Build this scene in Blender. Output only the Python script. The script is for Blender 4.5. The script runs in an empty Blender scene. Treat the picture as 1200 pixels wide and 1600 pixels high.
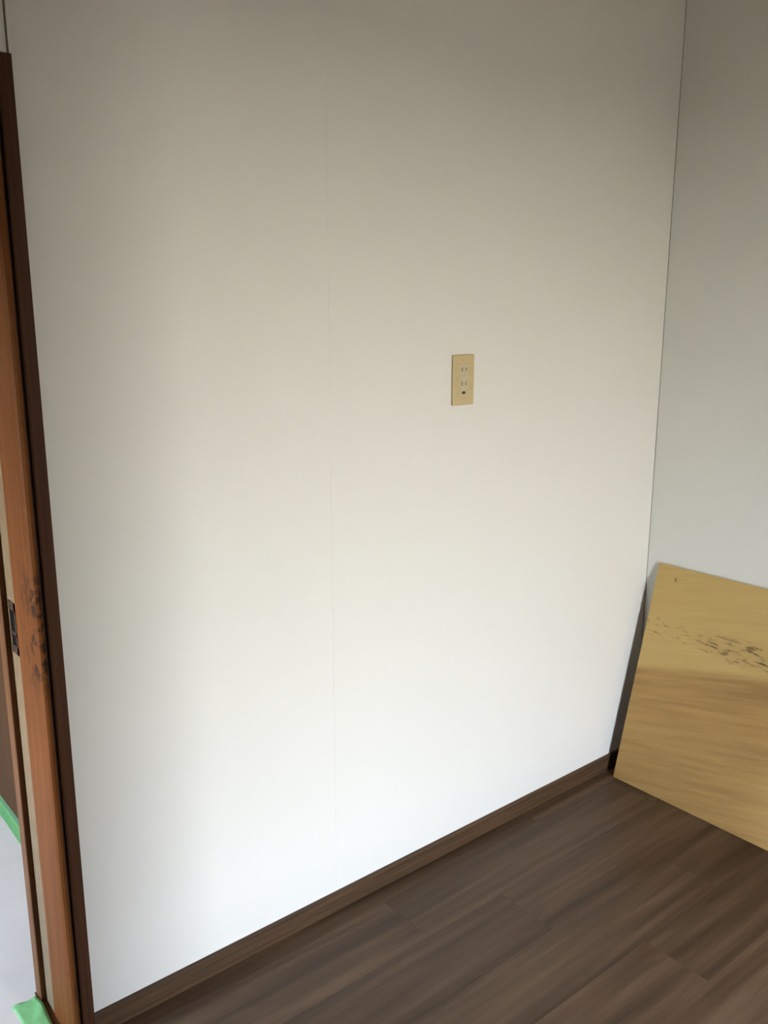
import bpy, bmesh, math, random
from mathutils import Vector, Matrix

S = bpy.context.scene
COL = S.collection
random.seed(7)

# ------------------------------------------------------------------ camera
yaw, pitch = 0.686597, 0.225437
fw = Vector((math.sin(yaw)*math.cos(pitch), math.cos(yaw)*math.cos(pitch), -math.sin(pitch)))
rt = Vector((math.cos(yaw), -math.sin(yaw), 0))
up = rt.cross(fw)
cd = bpy.data.cameras.new('camera')
cam = bpy.data.objects.new('camera', cd)
COL.objects.link(cam)
M = Matrix.Identity(4)
for i in range(3):
    M[i][0], M[i][1], M[i][2] = rt[i], up[i], -fw[i]
M.translation = Vector((-2.320765, -1.531531, 1.426072))
cam.matrix_world = M
cd.sensor_fit = 'VERTICAL'
cd.sensor_height = 36
cd.lens = 36*1378.45/1600
cd.clip_start = 0.01
S.camera = cam

# ------------------------------------------------------------------ daylight and exposure
S.view_settings.view_transform = 'Standard'
S.view_settings.look = 'None'
S.view_settings.gamma = 1
S.view_settings.use_curve_mapping = False
S.view_settings.exposure = 1.9

W = bpy.data.worlds.new('overcast_sky')
S.world = W
W.use_nodes = True
nt = W.node_tree
bg = nt.nodes['Background']
bg.inputs['Strength'].default_value = 22.0
tc = nt.nodes.new('ShaderNodeTexCoord')
sx = nt.nodes.new('ShaderNodeSeparateXYZ')
rp = nt.nodes.new('ShaderNodeValToRGB')
nt.links.new(tc.outputs['Generated'], sx.inputs[0])
nt.links.new(sx.outputs['Z'], rp.inputs[0])
nt.links.new(rp.outputs[0], bg.inputs[0])
rp.color_ramp.elements[0].position = 0.0
rp.color_ramp.elements[0].color = (1.03, 1.0, 0.90, 1)
rp.color_ramp.elements[1].position = 0.42
rp.color_ramp.elements[1].color = (0.83, 1.03, 1.40, 1)

# room (metres): back wall y=0, right wall x=0
XL, YB, CEIL = -2.73, -2.60, 2.40
WIN = (-1.45, -1.15, 0.04, 1.62)          # unseen window behind the camera, narrowed to shape the wall light: x0,x1,z0,z1
HWIN = (0.45, 0.78, 0.45, 1.30)           # unseen opening added in the far left wall to light the hallway: y0,y1,z0,z1
BLX, BLY = -1.45, -1.85                   # corner of the block added behind the camera to shade the wall's left
HX0, HX1, HY1 = -3.60, -1.705, 2.60       # hallway

def portal(name, loc, rot, sx_, sy_):
    l = bpy.data.lights.new(name, 'AREA')
    l.shape = 'RECTANGLE'; l.size = sx_; l.size_y = sy_
    l.cycles.is_portal = True
    o = bpy.data.objects.new(name, l); COL.objects.link(o)
    o.location = loc; o.rotation_euler = rot
    return o
portal('window_portal', ((WIN[0]+WIN[1])/2, YB-0.13, (WIN[2]+WIN[3])/2), (math.pi/2, 0, 0), WIN[1]-WIN[0], WIN[3]-WIN[2])
portal('hall_portal', (HX0-0.11, (HWIN[0]+HWIN[1])/2, (HWIN[2]+HWIN[3])/2), (math.pi/2, 0, -math.pi/2), HWIN[1]-HWIN[0], HWIN[3]-HWIN[2])

# ------------------------------------------------------------------ helpers
def link(name, me, mat=None, parent=None):
    o = bpy.data.objects.new(name, me)
    COL.objects.link(o)
    if mat and not me.materials: me.materials.append(mat)
    if parent: o.parent = parent
    return o
def bm_box(bm, x0, x1, y0, y1, z0, z1):
    v = [bm.verts.new((x, y, z)) for x in (x0, x1) for y in (y0, y1) for z in (z0, z1)]
    for f in ((0,1,3,2),(4,6,7,5),(0,4,5,1),(2,3,7,6),(0,2,6,4),(1,5,7,3)):
        bm.faces.new([v[i] for i in f])
def bm_prism(bm, pts, z0, z1):
    """polygon in xy extruded along z"""
    a = [bm.verts.new((x, y, z0)) for x, y in pts]
    b = [bm.verts.new((x, y, z1)) for x, y in pts]
    n = len(pts)
    bm.faces.new(a[::-1]); bm.faces.new(b)
    for i in range(n):
        bm.faces.new((a[i], a[(i+1) % n], b[(i+1) % n], b[i]))
def finish(name, bm, mat, parent=None, bevel=0, seg=2, smooth=False):
    bmesh.ops.recalc_face_normals(bm, faces=bm.faces)
    if bevel:
        bmesh.ops.bevel(bm, geom=list(bm.edges), offset=bevel, segments=seg, affect='EDGES', profile=0.5)
    me = bpy.data.meshes.new(name)
    bm.to_mesh(me); bm.free()
    if smooth:
        for p in me.polygons: p.use_smooth = True
    return link(name, me, mat, parent)
def box(name, x0, x1, y0, y1, z0, z1, mat, parent=None, bevel=0, seg=2):
    bm = bmesh.new(); bm_box(bm, x0, x1, y0, y1, z0, z1)
    return finish(name, bm, mat, parent, bevel, seg)
def boxes(name, L, mat, parent=None):
    bm = bmesh.new()
    for b in L: bm_box(bm, *b)
    return finish(name, bm, mat, parent)
def empty(name, loc=(0,0,0)):
    o = bpy.data.objects.new(name, None); COL.objects.link(o); o.location = loc
    o.empty_display_size = 0.05
    return o
def struct(o, label=None):
    o['kind'] = 'structure'
    if label: o['label'] = label
    return o
def tag(o, label, cat, group=None):
    o['label'] = label; o['category'] = cat
    if group: o['group'] = group
    return o

# ------------------------------------------------------------------ materials
class NM:
    """small node-material builder"""
    def __init__(s, name, rough=0.6, spec=0.4):
        s.m = bpy.data.materials.new(name); s.m.use_nodes = True
        s.t = s.m.node_tree
        s.b = s.t.nodes['Principled BSDF']
        s.b.inputs['Roughness'].default_value = rough
        s.b.inputs['Specular IOR Level'].default_value = spec
    def n(s, typ, **kw):
        nd = s.t.nodes.new(typ)
        for k, v in kw.items(): setattr(nd, k, v)
        return nd
    def l(s, a, b): s.t.links.new(a, b)
    def turned(s, a, scale):
        tc = s.n('ShaderNodeTexCoord'); m1 = s.n('ShaderNodeMapping'); m2 = s.n('ShaderNodeMapping')
        m1.inputs['Rotation'].default_value = (0, 0, a); m2.inputs['Scale'].default_value = scale
        s.l(tc.outputs['Object'], m1.inputs[0]); s.l(m1.outputs[0], m2.inputs[0])
        return m2.outputs[0]
    def coord(s, scale=(1,1,1), loc=(0,0,0), rot=(0,0,0), rnd=False):
        tc = s.n('ShaderNodeTexCoord'); mp = s.n('ShaderNodeMapping')
        mp.inputs['Scale'].default_value = scale; mp.inputs['Location'].default_value = loc
        mp.inputs['Rotation'].default_value = rot
        s.l(tc.outputs['Object'], mp.inputs[0])
        if not rnd: return mp.outputs[0]
        oi = s.n('ShaderNodeObjectInfo'); ad = s.n('ShaderNodeVectorMath', operation='ADD')
        mu = s.math('MULTIPLY', oi.outputs['Random'], 57.0)
        s.l(mp.outputs[0], ad.inputs[0]); s.l(mu, ad.inputs[1])
        return ad.outputs[0]
    def noise(s, vec, scale=5, detail=4, rough=0.55, dist=0.0):
        nd = s.n('ShaderNodeTexNoise')
        nd.inputs['Scale'].default_value = scale; nd.inputs['Detail'].default_value = detail
        nd.inputs['Roughness'].default_value = rough; nd.inputs['Distortion'].default_value = dist
        s.l(vec, nd.inputs['Vector'])
        return nd.outputs['Fac']
    def ramp(s, fac, stops):
        r = s.n('ShaderNodeValToRGB')
        e = r.color_ramp.elements
        while len(e) < len(stops): e.new(0.5)
        for i, (p, c) in enumerate(stops):
            e[i].position = p; e[i].color = (*c, 1) if len(c) == 3 else c
        s.l(fac, r.inputs[0])
        return r.outputs[0]
    def rng(s, fac, a, b, c=0.0, d=1.0, smooth=False):
        r = s.n('ShaderNodeMapRange')
        if smooth: r.interpolation_type = 'SMOOTHSTEP'
        for i, v in enumerate((a, b, c, d)): r.inputs[i+1].default_value = v
        s.l(fac, r.inputs[0]); return r.outputs[0]
    def math(s, op, a, b=None):
        r = s.n('ShaderNodeMath', operation=op)
        for i, v in enumerate((a, b)):
            if v is None: continue
            if isinstance(v, (int, float)): r.inputs[i].default_value = v
            else: s.l(v, r.inputs[i])
        return r.outputs[0]
    def mix(s, fac, a, b, blend='MIX'):
        r = s.n('ShaderNodeMix', data_type='RGBA', blend_type=blend)
        for k, v in ((0, fac), (6, a), (7, b)):
            if isinstance(v, (int, float)): r.inputs[k].default_value = v
            elif isinstance(v, tuple): r.inputs[k].default_value = (*v, 1)
            else: s.l(v, r.inputs[k])
        return r.outputs[2]
    def color(s, c):
        if isinstance(c, tuple): s.b.inputs['Base Color'].default_value = (*c, 1)
        else: s.l(c, s.b.inputs['Base Color'])
    def bump(s, h, strength=0.2, dist=0.001):
        b = s.n('ShaderNodeBump'); b.inputs['Strength'].default_value = strength
        b.inputs['Distance'].default_value = dist
        s.l(h, b.inputs['Height']); s.l(b.outputs[0], s.b.inputs['Normal'])

def mat_wallpaper(name, col, seamx=None):
    k = NM(name, 0.85, 0.2)
    n1 = k.noise(k.coord(), 700, 3)
    n2 = k.noise(k.coord((1, 1, 0.25)), 900, 2)
    n3 = k.noise(k.coord(), 3.0, 3)
    c = k.mix(k.rng(n1, 0.3, 0.7), tuple(x*0.965 for x in col), tuple(min(1, x*1.03) for x in col))
    c = k.mix(k.rng(n3, 0.35, 0.7, 0, 0.35), c, (col[0]*0.97, col[1]*0.965, col[2]*0.94))
    k.color(c)
    k.bump(k.math('ADD', n1, n2), 0.25, 0.0006)
    return k.m
m_wall = mat_wallpaper('wallpaper', (0.80, 0.78, 0.715))
m_wall2 = mat_wallpaper('wallpaper_right', (0.84, 0.845, 0.795))
k = NM('ceiling_board', 0.9, 0.2); k.color(k.ramp(k.noise(k.coord(), 60), [(0.3, (0.46, 0.37, 0.24)), (0.7, (0.52, 0.42, 0.28))])); m_ceil = k.m

def mat_floor():
    k = NM('walnut_floor', 0.42, 0.28)
    v = k.coord((0.9, 16, 1), rnd=True)
    n = k.noise(v, 1.6, 5, 0.55, 0.3)
    f = k.noise(k.coord((6, 160, 1), rnd=True), 2.0, 3)
    b = k.noise(k.coord((2.0, 5.5, 1), rnd=True), 1.5, 3)
    c = k.ramp(n, [(0.30, (0.048, 0.025, 0.012)), (0.5, (0.100, 0.056, 0.029)), (0.70, (0.168, 0.101, 0.056))])
    c = k.mix(k.rng(f, 0.35, 0.75, 0, 0.35), c, (0.065, 0.036, 0.019))
    c = k.mix(k.rng(b, 0.4, 0.75, 0, 0.45), c, (0.085, 0.053, 0.028))
    oi = k.n('ShaderNodeObjectInfo')
    h = k.n('ShaderNodeHueSaturation'); k.l(c, h.inputs['Color'])
    k.l(k.rng(oi.outputs['Random'], 0, 1, 0.84, 1.16), h.inputs['Value'])
    k.color(h.outputs[0])
    k.l(k.rng(n, 0.3, 0.7, 0.38, 0.52), k.b.inputs['Roughness'])
    k.bump(f, 0.15, 0.0005)
    return k.m
m_floor = mat_floor()
k = NM('floor_base', 0.8); k.color(k.ramp(k.noise(k.coord(), 20), [(0.3, (0.02, 0.013, 0.009)), (0.7, (0.035, 0.024, 0.017))])); m_base = k.m

def mat_wood(name, c0, c1, c2, sc, rough=0.5, wear=False, spec=0.35):
    k = NM(name, rough, spec)
    n = k.noise(k.coord(sc), 2.0, 5, 0.6, 0.4)
    f = k.noise(k.coord(tuple(s*7 if s > 1.5 else s*3 for s in sc)), 2.0, 3)
    c = k.ramp(n, [(0.3, c0), (0.5, c1), (0.72, c2)])
    c = k.mix(k.rng(f, 0.4, 0.8, 0, 0.45), c, tuple(x*0.6 for x in c0))
    if wear:
        tc = k.n('ShaderNodeTexCoord'); s = k.n('ShaderNodeSeparateXYZ'); k.l(tc.outputs['Object'], s.inputs[0])
        zz = s.outputs['Z']
        # chipped dark patches at hand height, nearest the room-side arris
        m1 = k.math('MULTIPLY', k.rng(zz, 0.72, 0.80, smooth=True), k.rng(zz, 1.0, 0.95, smooth=True))
        edge = k.rng(s.outputs['Y'], 0.075, 0.01, 0.0, 1.0)
        pn = k.noise(k.coord((1, 1, 0.7)), 55, 4, 0.65)
        w = k.math('MULTIPLY', m1, edge)
        w = k.math('MULTIPLY', w, k.rng(pn, 0.47, 0.58))
        m2 = k.rng(k.noise(k.coord((1, 1, 0.35)), 60, 3), 0.66, 0.74, 0, 0.5)
        w = k.math('MAXIMUM', w, k.math('MULTIPLY', m2, edge))
        c = k.mix(w, c, (0.045, 0.020, 0.010))
    k.color(c); k.bump(f, 0.2, 0.0006)
    return k.m
m_base_trim = mat_wood('walnut_baseboard', (0.045, 0.026, 0.013), (0.085, 0.048, 0.024), (0.13, 0.068, 0.030), (1.2, 60, 60), 0.55, spec=0.2)
m_casing = mat_wood('dark_casing', (0.066, 0.028, 0.014), (0.086, 0.037, 0.018), (0.108, 0.047, 0.023), (40, 40, 1.0), 0.6, spec=0.1)
m_jamb = mat_wood('orange_jamb', (0.125, 0.042, 0.011), (0.175, 0.061, 0.016), (0.23, 0.083, 0.024), (45, 45, 1.0), 0.5, wear=True, spec=0.06)
m_stop = mat_wood('dark_stop', (0.10, 0.040, 0.014), (0.155, 0.064, 0.023), (0.20, 0.088, 0.034), (45, 45, 1.2), 0.5, spec=0.15)
m_hallwall = mat_wood('hall_panel', (0.058, 0.028, 0.012), (0.072, 0.035, 0.015), (0.09, 0.044, 0.020), (2, 12, 0.8), 0.6, spec=0.08)
k = NM('rebate_paint', 0.7, 0.1); k.color(k.ramp(k.noise(k.coord((1,1,0.4)), 80, 4), [(0.3, (0.185, 0.135, 0.080)), (0.7, (0.235, 0.175, 0.11))])); m_rebate = k.m
k = NM('strike_bronze', 0.5, 0.2); k.b.inputs['Metallic'].default_value = 0.2
k.color(k.ramp(k.noise(k.coord(), 120), [(0.3, (0.045, 0.026, 0.018)), (0.7, (0.08, 0.045, 0.032))])); m_strike = k.m
k = NM('latch_black', 0.8, 0.05); k.color(k.ramp(k.noise(k.coord(), 90), [(0.3, (0.004, 0.003, 0.003)), (0.7, (0.010, 0.009, 0.008))])); m_black = k.m
k = NM('groove_dark', 0.8); k.color(k.ramp(k.noise(k.coord(), 60), [(0.3, (0.024, 0.010, 0.005)), (0.7, (0.036, 0.016, 0.008))])); m_groove = k.m
k = NM('outside_ground', 0.9); k.color(k.ramp(k.noise(k.coord(), 1.5), [(0.3, (0.15, 0.11, 0.065)), (0.7, (0.20, 0.15, 0.09))])); m_ground = k.m
k = NM('window_aluminium', 0.4); k.b.inputs['Metallic'].default_value = 0.8; k.color(k.ramp(k.noise(k.coord(), 40), [(0.3, (0.35, 0.35, 0.35)), (0.7, (0.42, 0.42, 0.42))])); m_alu = k.m
def mat_plain(name, a, b, scale, rough, spec=0.4, bump=0.0):
    k = NM(name, rough, spec); n = k.noise(k.coord(), scale, 3)
    k.color(k.ramp(n, [(0.3, a), (0.7, b)]))
    if bump: k.bump(n, bump, 0.001)
    return k.m
m_plate = mat_plain('aged_ivory_plastic', (0.57, 0.44, 0.22), (0.61, 0.48, 0.25), 60, 0.35)
m_socket = mat_plain('pale_ivory_plastic', (0.57, 0.49, 0.31), (0.61, 0.53, 0.35), 60, 0.35)
m_slot = mat_plain('slot_shadow', (0.13, 0.10, 0.05), (0.16, 0.12, 0.07), 60, 0.8)
m_earth = mat_plain('earth_terminal_brown', (0.07, 0.045, 0.018), (0.09, 0.06, 0.025), 60, 0.6)
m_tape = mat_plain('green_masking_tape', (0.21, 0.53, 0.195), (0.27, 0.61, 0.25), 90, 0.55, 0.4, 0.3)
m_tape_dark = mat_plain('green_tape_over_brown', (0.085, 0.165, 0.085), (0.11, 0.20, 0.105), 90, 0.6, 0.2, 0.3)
m_sheet = mat_plain('white_floor_sheet', (0.79, 0.74, 0.65), (0.84, 0.79, 0.70), 8, 0.5, 0.3, 0.1)
m_gap = mat_plain('wallpaper_gap', (0.20, 0.18, 0.14), (0.25, 0.22, 0.17), 90, 0.9)

def mat_ply():
    k = NM('plywood', 0.55, 0.3)
    tc = k.n('ShaderNodeTexCoord'); s = k.n('ShaderNodeSeparateXYZ'); k.l(tc.outputs['Object'], s.inputs[0])
    U, V = s.outputs['X'], s.outputs['Y']
    g = k.noise(k.turned(-0.2, (1.5, 22, 1)), 2.2, 5, 0.55, 0.25)
    f = k.noise(k.turned(-0.2, (5, 130, 1)), 2.0, 3)
    wav = k.noise(k.coord((2.2, 1, 1)), 1.2, 2)
    vb = k.math('ADD', k.math('SUBTRACT', V, k.math('MULTIPLY', U, 0.22)), k.math('MULTIPLY', k.math('SUBTRACT', wav, 0.5), 0.04))
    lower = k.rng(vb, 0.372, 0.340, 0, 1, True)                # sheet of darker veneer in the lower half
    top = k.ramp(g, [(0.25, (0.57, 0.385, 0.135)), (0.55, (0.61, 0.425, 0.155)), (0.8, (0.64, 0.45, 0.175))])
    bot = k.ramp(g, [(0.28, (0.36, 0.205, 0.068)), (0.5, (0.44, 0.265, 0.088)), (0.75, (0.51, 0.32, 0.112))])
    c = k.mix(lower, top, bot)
    c = k.mix(k.rng(f, 0.45, 0.8, 0, 0.25), c, (0.40, 0.26, 0.10))
    # two darker streaks just under the veneer joint
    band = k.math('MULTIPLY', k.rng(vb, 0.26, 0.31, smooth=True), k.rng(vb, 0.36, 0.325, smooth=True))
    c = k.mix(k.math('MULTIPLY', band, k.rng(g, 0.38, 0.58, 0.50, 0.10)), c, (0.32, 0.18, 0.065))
    # dark scuffs scattered in a patch of the upper half
    def blob(u0, v0, ru, rv):
        a = k.math('DIVIDE', k.math('SUBTRACT', U, u0), ru); b = k.math('DIVIDE', k.math('SUBTRACT', V, v0), rv)
        d = k.math('ADD', k.math('MULTIPLY', a, a), k.math('MULTIPLY', b, b))
        return k.rng(d, 1.0, 0.25, 0, 1, True)
    sc = k.noise(k.turned(0.10, (13, 52, 1)), 2.0, 2.6, 0.55)
    big = blob(0.325, 0.492, 0.20, 0.046); sm = blob(0.07, 0.492, 0.12, 0.04)
    scuff = k.math('MULTIPLY', big, k.rng(sc, 0.50, 0.66, 0, 0.9))
    scuff = k.math('MAXIMUM', scuff, k.math('MULTIPLY', sm, k.rng(sc, 0.56, 0.68, 0, 0.6)))
    scuff = k.math('MAXIMUM', scuff, k.math('MULTIPLY', blob(0.066, 0.648, 0.0045, 0.010), 0.6))
    scuff = k.math('MAXIMUM', scuff, k.math('MULTIPLY', blob(0.27, 0.52, 0.05, 0.004), 0.45))
    scuff = k.math('MAXIMUM', scuff, k.math('MULTIPLY', big, 0.10))
    c = k.mix(scuff, c, (0.130, 0.070, 0.032))
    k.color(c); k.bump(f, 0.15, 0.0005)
    return k.m
m_ply = mat_ply()

# ------------------------------------------------------------------ room shell
JX = -1.8215            # right edge of the door frame = left edge of the papered wall
DH = 1.8135             # top of the door frame
DX0 = -2.66             # left side of the door opening
T = 0.14                # wall thickness
w = empty('wall_back'); struct(w, 'white papered wall with the beige outlet')
SEAM = -1.2145          # butt joint between two drops of wallpaper
box('wallpaper_panel', JX, SEAM-0.00012, 0, T, -0.006, CEIL, m_wall, w)
box('wallpaper_panel', SEAM+0.00012, 0.0002, 0.00008, T, -0.006, CEIL, m_wall, w)
box('seam_backing', SEAM-0.002, SEAM+0.002, 0.0008, 0.01, -0.006, CEIL, m_gap, w)
box('wallpaper_panel', XL, JX-0.0035, 0.001, T, DH, CEIL, m_wall, w)
box('seam_backing', JX-0.006, JX+0.001, 0.004, T-0.01, DH, CEIL, m_gap, w)
box('wallpaper_panel', XL, DX0, 0, T, -0.006, DH, m_wall, w)
box('wall_core', 0.003, 0.12, -0.01, T, -0.006, CEIL, m_gap, w)
w = box('wall_right', 0.0012, 0.12, YB, -0.0012, -0.006, CEIL, m_wall2); struct(w, 'white papered wall behind the leaning plywood board')
w = box('wall_left', XL-0.12, XL, YB, T, -0.006, CEIL, m_wall); struct(w)
x0, x1, z0, z1 = WIN
w = boxes('wall_front', [(XL-0.12, x0, YB-0.12, YB, -0.006, CEIL), (x1, 0.12, YB-0.12, YB, -0.006, CEIL),
                         (x0, x1, YB-0.12, YB, z1, CEIL), (x0, x1, YB-0.12, YB, -0.006, z0)], m_wall); struct(w)
f = 0.035
wn = empty('window_1', ((x0+x1)/2, YB-0.06, z0)); struct(wn, 'unseen narrow window behind the viewer, sized to shape the light on the wall')
o = boxes('window_frame', [(x0, x0+f, YB-0.10, YB-0.03, z0, z1), (x1-f, x1, YB-0.10, YB-0.03, z0, z1),
                       (x0+f, x1-f, YB-0.10, YB-0.03, z0, z0+f), (x0+f, x1-f, YB-0.10, YB-0.03, z1-f, z1)], m_alu, wn)
o.matrix_parent_inverse = Matrix.Translation(-wn.location)
w = box('wall_light_blocker', XL, BLX, YB, BLY, -0.006, CEIL, m_hallwall); struct(w, 'unseen brown block added behind the viewer to shade the left of the wall')  # added, out of view: keeps window light off the back wall's left end
# hallway beyond the door
w = box('wall_hall', HX1, HX1+0.10, T, HY1, -0.006, CEIL, m_hallwall); struct(w, 'brown panelled hallway wall seen through the doorway')
w = box('wall_hall_end', HX0, HX1+0.10, HY1, HY1+0.1, -0.006, CEIL, m_wall); struct(w)
y0, y1, z0, z1 = HWIN
w = boxes('wall_hall_left', [(HX0-0.1, HX0, T, y0, -0.006, CEIL), (HX0-0.1, HX0, y1, HY1+0.1, -0.006, CEIL),
                             (HX0-0.1, HX0, y0, y1, z1, CEIL), (HX0-0.1, HX0, y0, y1, -0.006, z0)], m_wall); struct(w)
w = box('wall_hall_front', HX0-0.1, XL, 0, T, -0.006, CEIL, m_wall); struct(w)
c = boxes('ceiling', [(XL-0.12, 0.12, YB-0.12, T, CEIL, CEIL+0.08), (HX0-0.1, HX1+0.1, T, HY1+0.1, CEIL, CEIL+0.08)], m_ceil); struct(c)

# ground outside the windows
g = box('ground', -14, 12, -16, 14, -0.55, -0.45, m_ground); struct(g)

# ------------------------------------------------------------------ floor: base slab and single planks
fl = boxes('floor', [(XL-0.12, 0.12, YB-0.12, T, -0.12, -0.006), (HX0-0.1, HX1+0.1, T, HY1+0.1, -0.12, -0.006)], m_base)
struct(fl, 'dark brown wooden plank floor')
PW = 0.1625
def plank_mesh(L, Wd):
    bm = bmesh.new()
    g_, c_ = 0.0001, 0.00035
    bm_box(bm, g_, L-g_, g_, Wd-g_, -0.006, 0.0)
    bmesh.ops.recalc_face_normals(bm, faces=bm.faces)
    te = [e for e in bm.edges if all(abs(v.co.z) < 1e-6 for v in e.verts)]
    bmesh.ops.bevel(bm, geom=te, offset=c_, segments=1, affect='EDGES')
    me = bpy.data.meshes.new('plank'); bm.to_mesh(me); bm.free()
    me.materials.append(m_floor)
    return me
cache = {}
yb = -0.0575
rows = [(yb, 0.0)]
while yb > YB + 1e-4:
    nb = max(yb-PW, YB); rows.append((nb, yb)); yb = nb
PL = 0.91
offs = [0.55, 0.20, -0.045, 0.42, 0.73, 0.30, 0.62, 0.12, 0.85, 0.38, 0.07, 0.66]
for i, (a, b) in enumerate(rows):
    x = 0.0 - (offs[i % len(offs)] % PL)
    cuts = [0.0]
    while x > XL:
        if x < -1e-4: cuts.append(x)
        x -= PL
    cuts.append(XL)
    for p, q_ in zip(cuts[:-1], cuts[1:]):
        L = round(p-q_, 4); key = (L, round(b-a, 4))
        if L < 0.005: continue
        if key not in cache: cache[key] = plank_mesh(*key)
        o = link('plank', cache[key], None, fl); o.location = (q_, a, 0)
bx_ = box('hallway_floor', HX0, HX1, T, HY1, -0.006, 0, m_base, fl)

# baseboards
def baseboard(name, ax, a, b, label):
    bm = bmesh.new()
    prof = [(0, 0), (0.009, 0), (0.009, 0.0465), (0.0065, 0.049), (0, 0.049)]
    if ax == 'x':
        A = [bm.verts.new((a, -d, z)) for d, z in prof]; B = [bm.verts.new((b, -d, z)) for d, z in prof]
    else:
        A = [bm.verts.new((0.0015-d, a, z)) for d, z in prof]; B = [bm.verts.new((0.0015-d, b, z)) for d, z in prof]
    n = len(prof)
    bm.faces.new(A); bm.faces.new(B[::-1])
    for i in range(n): bm.faces.new((A[i], B[i], B[(i+1) % n], A[(i+1) % n]))
    return struct(finish(name, bm, m_base_trim), label)
baseboard('baseboard_back', 'x', JX, 0.0, 'dark walnut baseboard under the outlet wall')
baseboard('baseboard_right', 'y', YB, -0.0095, 'dark walnut baseboard behind the leaning board')

# ------------------------------------------------------------------ door frame at the left end of the wall
dr = empty('door_1', (JX, 0, 0)); struct(dr, 'old wooden door frame at the left end of the wall')
inv = Matrix.Translation(-dr.location)
def dpart(o): o.matrix_parent_inverse = inv; return o
bm = bmesh.new(); bm_prism(bm, [(JX, -0.010), (JX, 0.03), (-1.8445, 0.03), (-1.8445, -0.008), (-1.842, -0.010)], 0, DH)
dpart(finish('casing', bm, m_casing, dr))
bm = bmesh.new(); bm_prism(bm, [(-1.8445, -0.001), (-1.8445, 0.03), (-1.848, 0.03), (-1.848, -0.001)], 0, DH-0.023)
dpart(finish('groove', bm, m_groove, dr))
arc = [(-1.848, -0.002), (-1.8515, -0.008), (-1.856, -0.0085), (-1.860, -0.005), (-1.8625, 0.003), (-1.8640, 0.014), (-1.865, 0.030), (-1.8655, 0.06), (-1.8655, 0.101)]
bm = bmesh.new(); bm_prism(bm, [(-1.848, 0.101)] + arc, 0, DH-0.023)
dpart(finish('jamb', bm, m_jamb, dr))
SZ0, SZ1 = 0.792, 0.895       # strike plate cut-out in the rebate
bm = bmesh.new(); bm_prism(bm, [(-1.845, 0.1015), (-1.845, 0.151), (-1.8645, 0.151), (-1.8645, 0.1015)], 0, DH-0.023)
rb = dpart(finish('rebate_strip', bm, m_rebate, dr))
bm = bmesh.new(); bm_prism(bm, [(-1.845, 0.1512), (-1.845, 0.185), (-1.8745, 0.185), (-1.876, 0.183), (-1.876, 0.153), (-1.8745, 0.1512)], 0, DH-0.023)
dpart(finish('door_stop', bm, m_stop, dr))
dpart(box('threshold', DX0, -1.8447, 0.0, 0.187, -0.0058, 0.0001, m_stop, dr))
# strike plate: frame with a latch hole and a deadbolt hole
yy0, yy1 = 0.1035, 0.139
bm = bmesh.new()
h = [(SZ0, SZ0+0.016), (SZ0+0.038, SZ0+0.044), (SZ1-0.016, SZ1)]
for a, b in h: bm_box(bm, -1.8662, -1.8646, yy0, yy1, a, b)
bm_box(bm, -1.8662, -1.8646, yy0, yy0+0.006, SZ0, SZ1); bm_box(bm, -1.8662, -1.8646, yy1-0.006, yy1, SZ0, SZ1)
sp = dpart(finish('strike_plate', bm, m_strike, dr))
for a, b in ((SZ0+0.016, SZ0+0.038), (SZ0+0.044, SZ1-0.016)):
    o = box('latch_hole', -1.8650, -1.8644, yy0+0.006, yy1-0.006, a, b, m_black, sp)
# head and the opposite jamb, just outside the picture
dpart(box('head_casing', DX0, -1.8447, -0.010, 0.03, DH-0.023, DH, m_casing, dr))
dpart(box('head_jamb', DX0, -1.846, 0.0305, 0.185, DH-0.0225, DH-0.0005, m_jamb, dr))
dpart(box('jamb', DX0, DX0+0.022, -0.009, 0.185, 0, DH-0.0235, m_jamb, dr))

# ------------------------------------------------------------------ outlet
OX, OZ = -0.8238, 1.2622
ot = empty('wall_outlet', (OX, 0, OZ))
tag(ot, 'yellowed ivory double wall outlet with two sockets and an earth terminal, on the white wall', 'outlet')
def rrect(w_, h_, r, n=6):
    P = []
    for cx, cz, a0 in ((w_/2-r, h_/2-r, 0), (-w_/2+r, h_/2-r, 90), (-w_/2+r, -h_/2+r, 180), (w_/2-r, -h_/2+r, 270)):
        for i in range(n+1):
            a = math.radians(a0+90*i/n); P.append((cx+r*math.cos(a), cz+r*math.sin(a)))
    return P
def slab(name, w_, h_, r, y0_, y1_, mat, parent, ox=0, oz=0, rim=0.0, hole=None):
    """rounded slab standing off the wall (towards -y) with a chamfered rim and, if wanted, a rectangular window"""
    bm = bmesh.new()
    P0 = rrect(w_, h_, r); P1 = rrect(w_-2*rim, h_-2*rim, max(r-rim, 0.0004)) if rim else P0
    A = [bm.verts.new((ox+x, y0_, oz+z)) for x, z in P0]
    B = [bm.verts.new((ox+x, y1_+rim*0.6, oz+z)) for x, z in P0]
    Cc = [bm.verts.new((ox+x, y1_, oz+z)) for x, z in P1]
    n = len(P0)
    for X, Y in ((A, B), (B, Cc)):
        for i in range(n): bm.faces.new((X[i], X[(i+1) % n], Y[(i+1) % n], Y[i]))
    bm.faces.new(A)
    if not hole: bm.faces.new(Cc)
    else:
        hw, hh = hole
        H = rrect(hw, hh, 0.001)
        D = [bm.verts.new((ox+x, y1_, oz+z)) for x, z in H]; E = [bm.verts.new((ox+x, y0_, oz+z)) for x, z in H]
        for X, Y in ((Cc, D), (D, E)):
            for i in range(n): bm.faces.new((X[i], X[(i+1) % n], Y[(i+1) % n], Y[i]))
    return finish(name, bm, mat, parent)
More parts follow.
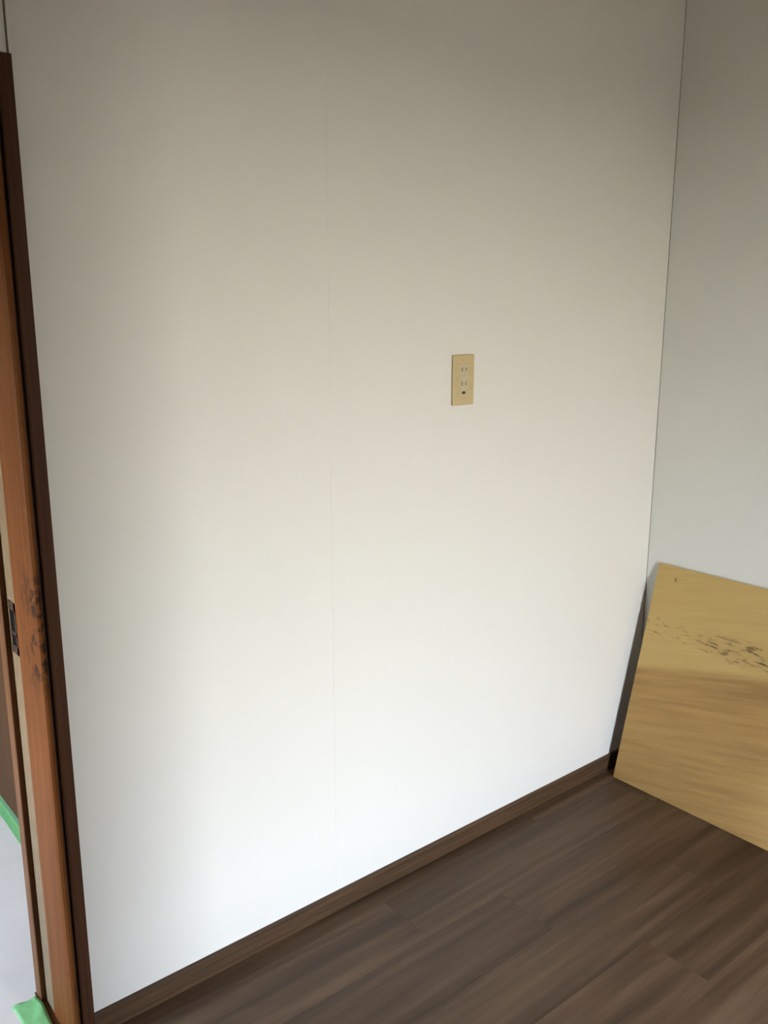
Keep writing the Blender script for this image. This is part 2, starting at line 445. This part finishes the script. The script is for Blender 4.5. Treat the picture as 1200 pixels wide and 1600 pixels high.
slab('cover_plate', 0.070, 0.120, 0.004, 0.0, -0.0065, m_plate, ot, rim=0.0018, hole=(0.0262, 0.0702))
slab('insert', 0.0260, 0.0700, 0.001, -0.0001, -0.0062, m_socket, ot, rim=0.0003)
def socket(oz):
    s = slab('socket', 0.0255, 0.0235, 0.003, -0.0002, -0.0072, m_socket, ot, 0, oz, rim=0.0008)
    for sxx, hh in ((-0.0062, 0.0100), (0.0062, 0.0088)):
        bm = bmesh.new(); bm_box(bm, sxx-0.0012, sxx+0.0012, -0.0076, -0.0070, oz-hh/2+0.002, oz+hh/2+0.002)
        finish('slot', bm, m_slot, s)
    return s
socket(0.0232); socket(-0.0105+0.0)
e = slab('earth_terminal', 0.0255, 0.0200, 0.003, -0.0002, -0.0070, m_socket, ot, 0, -0.0247-0.0005, rim=0.0008)
bm = bmesh.new(); bm_box(bm, -0.0056, 0.0056, -0.0076, -0.0068, -0.0335, -0.0270); finish('screw_port', bm, m_earth, e, bevel=0.0002, seg=1)
slab('dust_cover', 0.0255, 0.0080, 0.0008, -0.0002, -0.0071, m_socket, ot, 0, 0.0065, rim=0.0006)

# ------------------------------------------------------------------ plywood board leaning in the corner
b0 = Vector((-0.1778, -0.0475, 0.0013)); tp = Vector((-0.0068, -0.0475, 0.6668))
Vd = (tp-b0); HB = Vd.length; Vd.normalize()
Ud = Vector((0, -1, 0)); Nd = Ud.cross(Vd)           # Nd points away from the right wall
bm = bmesh.new(); bm_box(bm, 0, 0.91, 0, HB, -0.0040, 0.0)
bd = finish('plywood_board', bm, m_ply, bevel=0.0005, seg=1)
Mb = Matrix.Identity(4)
for i in range(3): Mb[i][0], Mb[i][1], Mb[i][2] = Ud[i], Vd[i], Nd[i]
Mb.translation = b0
bd.matrix_world = Mb
tag(bd, 'thin scuffed tan plywood board leaning against the right wall in the corner', 'board')

# ------------------------------------------------------------------ hallway floor sheet and green tape
bm = bmesh.new()
bm_box(bm, HX0+0.05, -1.8785, 0.01, 0.187, 0.0002, 0.0022)
bm_box(bm, HX0+0.05, -1.7165, 0.187, HY1-0.05, 0.0002, 0.0022)
sh = finish('floor_sheet', bm, m_sheet)
tag(sh, 'white protective sheet covering the hallway floor beyond the doorway', 'sheet')
def tape_L():
    bm = bmesh.new()
    n = 24
    rows_ = []
    rnd = random.Random(3)
    for i in range(n+1):
        y = 0.20+(HY1-0.26)*i/n
        j = rnd.uniform(-0.0008, 0.0008)
        prof = [(-1.7275+j, 0.0024), (-1.7150, 0.0027), (-1.7056, 0.0030), (-1.7054, 0.0040), (-1.7054, 0.016), (-1.7054, 0.0285+j)]
        back = [(-1.7054+0.0003, 0.0285+j), (-1.7051, 0.0028), (-1.7150, 0.0024), (-1.7275+j, 0.00225)]
        rows_.append([bm.verts.new((x, y, z)) for x, z in prof+back])
    m = len(rows_[0])
    for a, b in zip(rows_[:-1], rows_[1:]):
        for i in range(m): bm.faces.new((a[i], b[i], b[(i+1) % m], a[(i+1) % m]))
    bm.faces.new(rows_[0]); bm.faces.new(rows_[-1][::-1])
    o = finish('masking_tape', bm, m_tape)
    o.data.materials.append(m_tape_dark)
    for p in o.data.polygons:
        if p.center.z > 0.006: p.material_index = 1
    return o
tag(tape_L(), 'long green masking tape sealing the white sheet to the foot of the hallway wall', 'tape')
# crumpled end of tape beside the foot of the door frame
bm = bmesh.new()
nx, ny = 7, 16
G = {}
for i in range(nx+1):
    for j in range(ny+1):
        u, v = i/nx, j/ny
        x = -1.930+0.0505*u+0.003*math.sin(v*5)
        y = 0.174-0.15*v-0.006*u*0+0.003*math.sin(u*7)
        z = 0.0026+0.0035*max(0, math.sin(u*6.0+v*9.0))*u+0.0025*u*u
        G[i, j] = (x, y, z)
Vt = {k_: bm.verts.new(p) for k_, p in G.items()}
Vb = {k_: bm.verts.new((p[0], p[1], p[2]-0.0003)) for k_, p in G.items()}
for i in range(nx):
    for j in range(ny):
        bm.faces.new((Vt[i, j], Vt[i+1, j], Vt[i+1, j+1], Vt[i, j+1]))
        bm.faces.new((Vb[i, j], Vb[i, j+1], Vb[i+1, j+1], Vb[i+1, j]))
for j in range(ny):
    bm.faces.new((Vt[0, j], Vt[0, j+1], Vb[0, j+1], Vb[0, j])); bm.faces.new((Vt[nx, j], Vb[nx, j], Vb[nx, j+1], Vt[nx, j+1]))
for i in range(nx):
    bm.faces.new((Vt[i, 0], Vb[i, 0], Vb[i+1, 0], Vt[i+1, 0])); bm.faces.new((Vt[i, ny], Vt[i+1, ny], Vb[i+1, ny], Vb[i, ny]))
o = finish('masking_tape', bm, m_tape, smooth=True)
tag(o, 'short crumpled green masking tape at the foot of the wooden door frame', 'tape')
